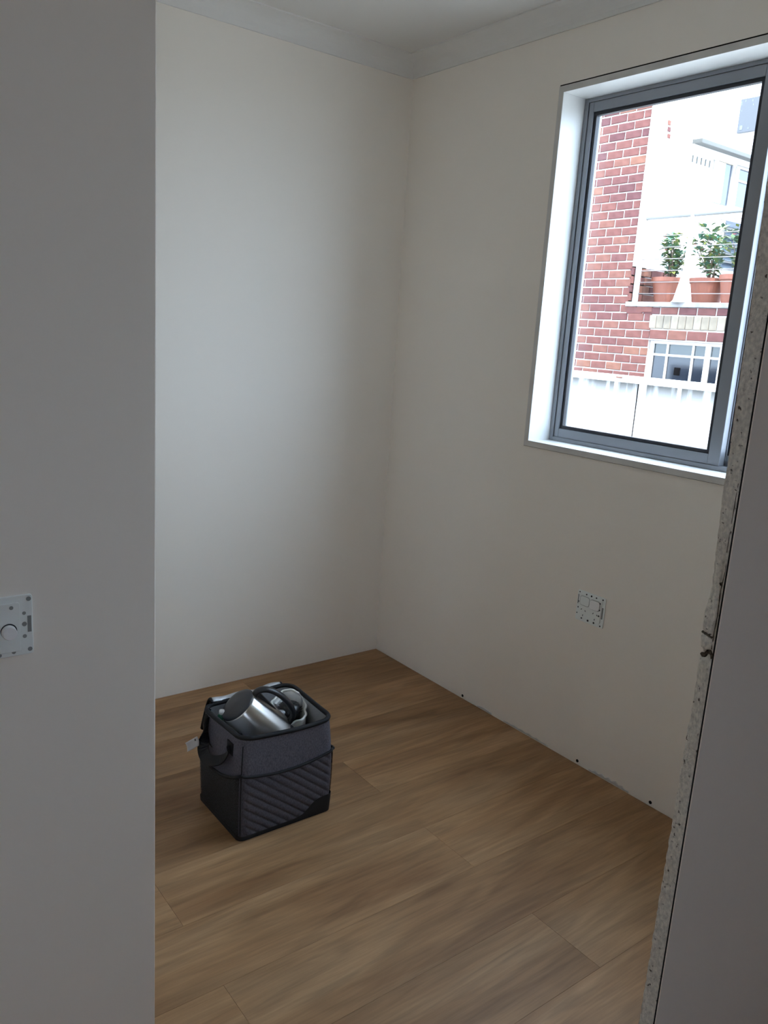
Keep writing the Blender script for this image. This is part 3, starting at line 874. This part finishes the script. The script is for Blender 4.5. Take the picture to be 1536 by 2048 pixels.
# silver pouch with dark mesh behind the kettle handle
b = MB(); b.box(-0.030, 0.030, -0.008, 0.008, 0, 0.16)
po = b.build('pouch', M['lining'], bevel=0.005); po.location = (-0.975, -0.745, 0.120); po.rotation_euler = (0.2, 0.12, -0.35)
tag(po, 'silver pouch standing behind the kettle handle', 'pouch')
b = MB(); b.box(-0.014, 0.014, -0.004, 0.004, 0, 0.020); b.box(0.004, 0.010, -0.008, -0.004, 0.004, 0.012)
cl = b.build('bag_clip', M['white'], bevel=0.0015); cl.location = (-0.929, -0.729, 0.262); cl.rotation_euler = (0.2, -0.4, 0.4)
tag(cl, 'white plastic clip at the back of the white plastic bag', 'clip')
def pile(u, v):
    h = math.sin(math.pi * u) ** 0.5 * math.sin(math.pi * v) ** 0.5
    return Vector((-0.133 + 0.105 * u, -0.112 + 0.222 * v, 0.06 + h * (0.178 + 0.012 * math.sin(17 * u + 9 * v) + 0.010 * math.sin(23 * v - 8 * u)) - 0.05 * u))
b = MB(); b.grid(pile, 26, 34)
o = b.build('folded_cloth', M['black'], smooth=True); o.location = (-1.013, -0.812, 0.0)
tag(o, 'dark crumpled cloth under the kettle at the left of the bag', 'cloth')

# ------------------------------------------------------------------ outside: ground, unseen sky-blocking storey above, fence
gr = boxes('ground', [(-30, 40, -40, 40, -0.6, -0.45)], M['concrete'])
struct(gr, 'concrete ground outside between the buildings')
up = boxes('wall_upper_sky_block', [(XL - 0.1, BX, YR - 0.15, 3.2, ZC + 0.12, 6.2), (-2.8, BX, 0.1, 3.2, -0.45, ZC + 0.12)], M['render'])  # unseen upper storey added to cut sky light between the buildings
struct(up, 'unseen outer walls above and beside the room, upper storey added to block sky')

FXF = 2.60
fence = empty('fence', (FXF, 0.6, -0.45))
tag(fence, 'white panel fence with a capping rail outside the window', 'fence')
def fpart(name, lst, m, parent=None, bevel=0.0):
    b = MB()
    for (x0, x1, y0, y1, z0, z1) in lst:
        b.box(x0 - FXF, x1 - FXF, y0 - 0.6, y1 - 0.6, z0 + 0.45, z1 + 0.45)
    return b.build(name, m, parent or fence, bevel=bevel)
ys = [0.668 + 0.80 * k for k in range(-6, 5)]
for a, c in zip(ys[:-1], ys[1:]):
    fpart('panel', [(FXF + 0.012, FXF + 0.03, a + 0.005, c - 0.005, -0.40, 1.152)], M['fence_shade_grime'])
    fpart('joint_shade_strip', [(FXF + 0.0135, FXF + 0.030, a - 0.005, a + 0.005, -0.40, 1.150)], M['vent'])  # black strip set in the open joint to stand for its shade
    for t in (0.22, 0.60, 0.93):
        yy = a + (c - a) * t
        fpart('batten', [(FXF, FXF + 0.012, yy - 0.012, yy + 0.012, -0.40, 1.150)], M['fence'])
fpart('joint_backing', [(FXF + 0.03, FXF + 0.04, ys[0], ys[-1], -0.42, 1.14)], M['vent'])
cap = fpart('capping_rail', [(FXF - 0.022, FXF + 0.065, ys[0], ys[-1], 1.150, 1.196)], M['fence'], bevel=0.004)
fpart('chipped_patch', [(FXF - 0.0235, FXF - 0.0215, 0.765, 0.845, 1.170, 1.186)], M['stain'], cap)
fpart('chip_rust', [(FXF - 0.0245, FXF - 0.0235, 0.780, 0.830, 1.177, 1.185)], M['brick5'], cap)

# ------------------------------------------------------------------ outside: brick building
DX = 5.15
bld = empty('brick_building', (DX, 2.7, -0.45))
tag(bld, 'red brick building with a balcony opposite the window', 'building')
bld_inv = Matrix.Translation((-DX, -2.7, 0.45))
def bpart(name, lst, m, parent=None, bevel=0.0):
    b = MB()
    for (x0, x1, y0, y1, z0, z1) in lst:
        b.box(x0 - DX, x1 - DX, y0 - 2.7, y1 - 2.7, z0 + 0.45, z1 + 0.45)
    return b.build(name, m, parent or bld, bevel=bevel)
YC = 2.745          # corner of the brick face
ZS = 1.845          # balcony slab top
# mortar backing, set 9 mm behind the brick faces
WYa, WYb, WZt = 2.432, 1.02, 1.470   # lower window: left jamb, right jamb, head
bpart('wall', [(DX + 0.009, DX + 0.23, YC - 0.006, 7.0, -0.45, 5.4),                       # pier and beyond
               (DX + 0.009, DX + 0.23, WYa + 0.002, YC - 0.006, -0.45, ZS - 0.05),            # beside the lower window
               (DX + 0.009, DX + 0.23, -3.0, WYa + 0.002, WZt, ZS - 0.05),                    # over it
               (DX + 0.009, DX + 0.23, -3.0, WYb, -0.45, WZt),
               (DX + 0.009, DX + 0.23, WYb, WYa + 0.002, -0.45, 0.70)], M['mortar'])
MODL, MODH = 0.203, 0.0856
def brick_mesh(name, lx, ly, lz, seed):
    """One hand-made brick, corner at origin, face towards -X."""
    rd = random.Random(seed)
    b = MB(); b.box(0, lx, 0, ly, 0, lz)
    b.v = [(x + rd.uniform(-0.003, 0.001) if x < 0.01 else x, y + rd.uniform(-0.0025, 0.0025), z + rd.uniform(-0.0025, 0.0025)) for x, y, z in b.v]
    return b
brick_cache = {}
def brick_data(ly, lz, mi, variant):
    key = (round(ly, 3), round(lz, 3), mi, variant)
    if key not in brick_cache:
        me = brick_mesh('brick', 0.06, ly, lz, hash(key) % 9999).mesh('brick', MATS_B[mi])
        bm = bmesh.new(); bm.from_mesh(me)
        bmesh.ops.bevel(bm, geom=[e for e in bm.edges if all(v.co.x < 0.02 for v in e.verts)], offset=0.005, segments=1, affect='EDGES')
        bm.to_mesh(me); bm.free()
        brick_cache[key] = me
    return brick_cache[key]
MATS_B = BR + [M['cream'], M['cream2'], M['stain']]
nbr = [0]
def brick(y0, y1, z0, z1, mi, parent=None):
    me = brick_data(y1 - y0, z1 - z0, mi, random.randrange(3))
    o = bpy.data.objects.new('brick', me)
    COL.objects.link(o); o.parent = parent or bld
    o.location = (random.uniform(-0.002, 0.002), y0 - 2.7, z0 + 0.45)
    nbr[0] += 1
rest = MB()
J = 0.0125
zrow0 = WZt + 0.015 - 6 * MODH      # courses line up with the window head
row = 0
z = zrow0
while z < 5.3:
    # left-over edge of the row: corner of the pier or of the window
    e = YC if z > ZS - 0.04 else (WYa + 0.004)
    shift = 0.0 if row % 2 == 0 else -MODL / 2
    y = 2.735 + shift - 3 * MODL
    while y < 6.9:
        a, c = max(y, e), y + MODL - J
        if c - a > 0.03:
            mi = random.choices(range(6), (5, 4, 3, 2, 4, 1))[0]
            if a < 3.68 and z < 3.95:
                brick(a, c, z, z + MODH - J, mi)
            else:
                rest.box(-0.001, 0.05, a - 2.7, c - 2.7, z + 0.45, z + MODH - J + 0.45, mi)
        y += MODL
    row += 1
    z += MODH
# under the sight of the fence: the same brickwork down to the ground
z = zrow0 - MODH; row = 1
while z > -0.44:
    y = 2.735 + (0 if row % 2 == 0 else -MODL / 2) - 3 * MODL
    while y < 6.9:
        a, c = max(y, WYa + 0.004), y + MODL - J
        if c - a > 0.03: rest.box(-0.001, 0.05, a - 2.7, c - 2.7, z + 0.45, z + MODH - J + 0.45, random.randrange(6))
        y += MODL
    z -= MODH; row += 1
tag(rest.build('brickwork', BR, bld), kind='stuff')
# over the lower window: red course, cream soldier course, red course under the slab
y = WYa - 0.0
k = 0
while y > 0.9:
    brick(y - 0.215 + J, y, WZt + 0.014, WZt + 0.014 + 0.088, (4, 2, 0, 1)[k % 4]); y -= 0.215; k += 1
y = WYa + 0.02
k = 0
while y > 0.9:
    brick(y - 0.084 + 0.006, y, WZt + 0.116, WZt + 0.116 + 0.128, 6 if (k * 7) % 3 else 7); y -= 0.084; k += 1
y = 2.745
k = 0
while y > 0.9:
    brick(y - 0.205 + J, y, WZt + 0.256, WZt + 0.256 + 0.066, (1, 3, 0, 3)[k % 4]); y -= 0.205; k += 1
# balcony slab with its grimy edge
bpart('balcony_slab', [(DX - 0.012, 9.0, -3.0, YC + 0.02, ZS - 0.048, ZS)], M['stain'], bevel=0.006)
# lower window
lw = bpart('window_frame', [(DX + 0.03, DX + 0.09, WYa - 0.05, WYa, 0.70, WZt), (DX + 0.03, DX + 0.09, WYb, WYa - 0.05, WZt - 0.032, WZt),
                            (DX + 0.03, DX + 0.09, 1.745, 1.800, 0.70, WZt - 0.032), (DX + 0.03, DX + 0.09, WYb, WYb + 0.05, 0.70, WZt - 0.032),
                            (DX + 0.03, DX + 0.09, WYb + 0.05, WYa - 0.05, 0.70, 0.74)], M['wframe'], bevel=0.003)
def sub(name, lst, m):
    return bpart(name, lst, m, lw)
def casement(ya, yb, cols):
    """ya > yb"""
    zt, zb, zm = WZt - 0.032, 0.74, 1.330
    ed = [ya] + cols + [yb]
    for q in cols:
        sub('glazing_bar', [(DX + 0.036, DX + 0.07, q - 0.011, q + 0.011, zb, zt)], M['wframe'])
    for a, c in zip(ed[:-1], ed[1:]):
        hi = a - (0 if a == ya else 0.011); lo = c + (0 if c == yb else 0.011)
        sub('glazing_bar', [(DX + 0.038, DX + 0.068, lo, hi, zm - 0.011, zm + 0.011)], M['wframe'])
        sub('pane', [(DX + 0.05, DX + 0.054, lo, hi, zm + 0.011, zt)], M['greenglassw'])
        sub('pane', [(DX + 0.05, DX + 0.054, lo, hi, zb, zm - 0.011)], M['darkglass'])
casement(WYa - 0.05, 1.800, [2.222, 1.935])
casement(1.745, WYb + 0.05, [1.640, 1.33])
for yy in (2.09, 1.45):
    sub('vent', [(DX + 0.044, DX + 0.050, yy - 0.035, yy + 0.030, 1.140, 1.215)], M['vent'])

# the return wall: bare brick at the foot, white render above
bpart('rendered_wall', [(DX + 0.23, 5.90, YC - 0.004, YC + 0.25, 2.20, 5.4), (5.90, 9.0, YC + 0.012, YC + 0.25, 2.20, 3.55), (DX + 0.23, 9.0, YC + 0.012, YC + 0.25, ZS, 2.20)], M['render'])
bpart('rendered_corner', [(DX, DX + 0.23, YC - 0.012, YC - 0.006, 2.20, 5.4)], M['render'])
bpart('corner_mortar', [(DX + 0.009, DX + 0.23, YC - 0.006, YC, ZS, 2.20)], M['mortar'])
for k in range(4):
    for i in range(4):
        x0 = DX + 0.005 + (i - (0.5 if k % 2 else 0)) * 0.215
        xa, xb = max(x0, DX + 0.002), x0 + 0.200
        if xb - xa > 0.03:
            bpart('brick', [(xa, xb, YC - 0.018, YC + 0.02, ZS + 0.012 + k * MODH, ZS + k * MODH + MODH)], BR[(k * 3 + i * 2) % 6], bevel=0.004)
# exposed bricks where render has fallen
for k, (za, zb) in enumerate(((3.485, 3.525), (3.545, 3.590), (3.605, 3.650))):
    bpart('brick', [(5.452 - 0.01 * k, 5.500 - 0.01 * k, YC - 0.012, YC, za, zb)], BR[(4, 3, 2)[k]], bevel=0.004)

# the lower wing: eave, gutter, awning trim, windows
wing = empty('rear_wing', (6.0, YC, ZS))
tag(wing, 'white rear wing with a gutter and grey windows beyond the balcony', 'building')
def gpart(name, lst, m, parent=None, bevel=0.0):
    b = MB()
    for (x0, x1, y0, y1, z0, z1) in lst:
        b.box(x0 - 6.0, x1 - 6.0, y0 - YC, y1 - YC, z0 - ZS, z1 - ZS)
    return b.build(name, m, parent or wing, bevel=bevel)
gpart('gutter', [(5.88, 9.2, YC - 0.13, YC - 0.02, 3.500, 3.545)], M['gutter'], bevel=0.006)
gpart('fascia', [(5.88, 9.2, YC - 0.04, YC - 0.004, 3.445, 3.500)], M['render'])
gpart('timber_trim', [(5.90, 6.74, YC - 0.028, YC - 0.004, 3.425, 3.445)], M['timber'])
gpart('roof', [(5.90, 9.2, YC - 0.02, YC + 2.2, 3.55, 3.60)], M['roof'])
w = gpart('window_frame', [(6.36, 6.40, YC - 0.024, YC + 0.006, 3.0, 3.425), (6.70, 6.74, YC - 0.024, YC + 0.006, 3.0, 3.425)], M['wframe'])
gpart('pane', [(6.40, 6.70, YC - 0.006, YC + 0.004, 3.0, 3.42)], M['blueglass'], w)
gpart('blind', [(6.40, 6.56, YC - 0.014, YC - 0.008, 3.0, 3.42)], M['wframe'], w)
for k in range(5):
    gpart('batten', [(5.93 + 0.08 * k, 5.94 + 0.08 * k, YC - 0.016, YC - 0.004, 3.33, 3.40)], M['gutter'])
w = gpart('window_frame', [(6.80, 6.835, YC - 0.024, YC + 0.006, 2.98, 3.43), (6.835, 8.4, YC - 0.024, YC + 0.006, 3.41, 3.43), (6.835, 8.4, YC - 0.024, YC + 0.006, 2.98, 3.01),
                           (7.14, 7.19, YC - 0.024, YC + 0.006, 3.01, 3.41), (7.55, 7.60, YC - 0.024, YC + 0.006, 3.01, 3.41), (6.835, 7.14, YC - 0.020, YC + 0.006, 3.275, 3.295), (7.19, 7.55, YC - 0.020, YC + 0.006, 3.275, 3.295)], M['wframe'])
for (a, c) in ((6.835, 7.14), (7.19, 7.55), (7.60, 8.4)):
    gpart('pane', [(a, c, YC - 0.006, YC + 0.004, 3.01, 3.275)], M['blueglass'], w)
    gpart('pane', [(a, c, YC - 0.006, YC + 0.004, 3.295, 3.41)], M['blueglass'], w)
lv = gpart('window_frame', [(6.66, 6.70, YC - 0.024, YC + 0.006, 2.30, 2.90), (7.30, 7.34, YC - 0.024, YC + 0.006, 2.30, 2.90)], M['wframe'])
for k in range(6):
    b = MB(); b.box(-0.30, 0.30, -0.05, 0.05, -0.004, 0.004)
    o = b.build('louvre', M['blueglass'], lv); o.location = (7.0 - 6.0, -0.03, 2.36 + 0.09 * k - ZS); o.rotation_euler = (0.9, 0, 0)

# tall white wall behind the wing with a grey service panel
tall = boxes('rear_wall', [(10.0, 10.3, 3.0, 9.5, -0.45, 6.4)], M['render'])
tag(tall, 'tall white rendered wall far behind the wing roof', 'wall')
pn = empty('service_panel', (10.0, 4.62, 4.63))
tag(pn, 'grey service panel fixed high on the white wall', 'panel')
b = MB(); b.box(-0.05, 0, -0.16, 0.14, 0.0, 0.475); b.build('door', M['panelgrey'], pn, bevel=0.006)
b = MB(); b.box(-0.054, -0.05, 0.055, 0.10, 0.04, 0.10); b.build('vent_grille', M['panelmark'], pn)
b = MB(); b.box(-0.054, -0.05, 0.095, 0.110, 0.30, 0.318); b.build('lock', M['panelmark'], pn)
b = MB()
for (yy, zz) in ((0.12, 0.43), (0.12, 0.40), (0.06, 0.44), (-0.05, 0.43), (-0.07, 0.37), (-0.04, 0.05)): b.box(-0.053, -0.05, yy - 0.008, yy + 0.008, zz - 0.012, zz + 0.012)
b.build('fixings', M['panelmark'], pn)

# balcony railing
rl = empty('balcony_railing', (DX + 0.05, 2.0, ZS))
tag(rl, 'white balcony railing with wire ropes in front of the pots', 'railing')
def rp(b, path, rad, n=8):
    b.tube([(x - DX - 0.05, y - 2.0, z - ZS) for (x, y, z) in path], rad, n)
for yy, rad in ((2.695, 0.030), (2.145, 0.024), (1.40, 0.024), (0.66, 0.024)):
    b = MB(); rp(b, [(DX + 0.05, yy, ZS), (DX + 0.05, yy, 2.675)], rad, 10); o = b.build('post', M['steelwhite'], rl, smooth=True)
    if yy != 2.695:
        b = MB(); b.lathe([(0.105, 0.0), (0.085, 0.02), (0.034, 0.26), (0.024, 0.34)], 20, frame=Matrix.Translation((0, yy - 2.0, 0))); b.build('post_shoe', M['steelwhite'], o, smooth=True)
b = MB(); rp(b, [(DX + 0.05, 2.72, 2.668), (DX + 0.05, -2.5, 2.69)], 0.020, 10); b.build('top_rail', M['railgrey'], rl, smooth=True)
b = MB(); rp(b, [(DX + 0.03, 2.775, ZS + 0.03), (DX + 0.03, 2.735, 2.66), (DX + 0.03, 2.70, 2.90)], 0.012, 8); b.build('drain_pipe', M['steelwhite'], rl, smooth=True)
for k in range(7):
    zz = ZS + 0.085 + 0.112 * k
    b = MB(); rp(b, [(DX + 0.05, 2.70, zz), (DX + 0.05, -2.5, zz + 0.01)], 0.0042, 6); b.build('wire_rope', M['wire'], rl, smooth=True)

# potted plants
def potted(loc, rtop, h, plant_h, spread, label, seed, nflow):
    rd = random.Random(seed)
    root = empty('potted_plant', loc)
    tag(root, label, 'potted plant', 'potted plants on the balcony')
    b = MB()
    b.lathe([(rtop * 0.70, 0.0), (rtop * 0.72, 0.01), (rtop * 0.92, h * 0.80), (rtop * 0.93, h * 0.82), (rtop, h * 0.83), (rtop, h), (rtop * 0.93, h), (rtop * 0.90, h * 0.88)], 36, cap1=False)
    b.build('pot', M['terracotta'], root, smooth=False)
    b = MB(); b.lathe([(rtop * 0.91, h * 0.9), (rtop * 0.5, h * 0.93), (0.0, h * 0.94)], 24, cap0=False, cap1=False); b.build('soil', M['soil'], root, smooth=True)
    tips = []
    st = MB()
    for k in range(11):
        a = rd.uniform(0, 2 * math.pi); lean = rd.uniform(0.1, 1.0) * spread
        hh = plant_h * rd.uniform(0.55, 1.0)
        p0 = Vector((rd.uniform(-.05, .05), rd.uniform(-.05, .05), h * 0.9))
        path = [p0 + Vector((math.cos(a) * lean * t ** 1.4, math.sin(a) * lean * t ** 1.4, hh * t)) + Vector((rd.uniform(-.01, .01), rd.uniform(-.01, .01), 0)) for t in (0, .25, .5, .75, 1)]
        st.tube(path, [0.008, 0.0065, 0.005, 0.004, 0.002], 5)
        for t in range(1, 5):
            tips.append((path[t], t / 4))
    st.build('stems', M['stem'], root, smooth=True)
    lf = MB()
    for p, t in tips:
        for q in range(5 if t < 0.4 else 9):
            a = rd.uniform(0, 2 * math.pi); el = rd.uniform(-0.5, 0.9)
            dr = Vector((math.cos(a) * math.cos(el), math.sin(a) * math.cos(el), math.sin(el)))
            o_ = p + dr * rd.uniform(0.0, 0.035)
            L_ = rd.uniform(0.05, 0.10); wd = L_ * 0.30
            s_ = dr.cross(Vector((rd.uniform(-.3, .3), rd.uniform(-.3, .3), 1))).normalized() * wd
            nn = s_.cross(dr).normalized() * L_ * 0.12
            lf.add([o_, o_ + dr * L_ * 0.45 + s_ + nn, o_ + dr * L_, o_ + dr * L_ * 0.45 - s_ + nn], [(0, 1, 2), (0, 2, 3)], rd.choice((0, 0, 1, 1, 2)))
    lf.build('foliage', [M['leaf'], M['leaf2'], M['leaf3']], root)
    fl = MB()
    for k in range(nflow):
        p, t = rd.choice([q for q in tips if q[1] > 0.7]); p = p + Vector((rd.uniform(-.05, .05), rd.uniform(-.05, .05), rd.uniform(0, .04)))
        for m_ in range(5):
            a = m_ * 2 * math.pi / 5
            fl.add([p, p + Vector((math.cos(a - .5) * .014, math.sin(a - .5) * .014, .01)), p + Vector((math.cos(a) * .024, math.sin(a) * .024, .008)), p + Vector((math.cos(a + .5) * .014, math.sin(a + .5) * .014, .01))], [(0, 1, 2, 3)])
    fl.build('flowers', M['petal'], root)
    return root
potted((5.47, 2.478, ZS), 0.198, 0.258, 0.47, 0.17, 'potted plant next to the brick pier, leftmost on the balcony', 3, 7)
potted((5.50, 2.072, ZS), 0.183, 0.250, 0.52, 0.19, 'potted plant right of the wide white post, second on the balcony', 11, 8)
potted((5.44, 1.728, ZS), 0.170, 0.275, 0.56, 0.19, 'tall flowering potted plant half hidden by the window mullion', 21, 12)
potted((5.50, 1.385, ZS), 0.170, 0.260, 0.40, 0.16, 'potted plant at the far right of the balcony row', 31, 6)
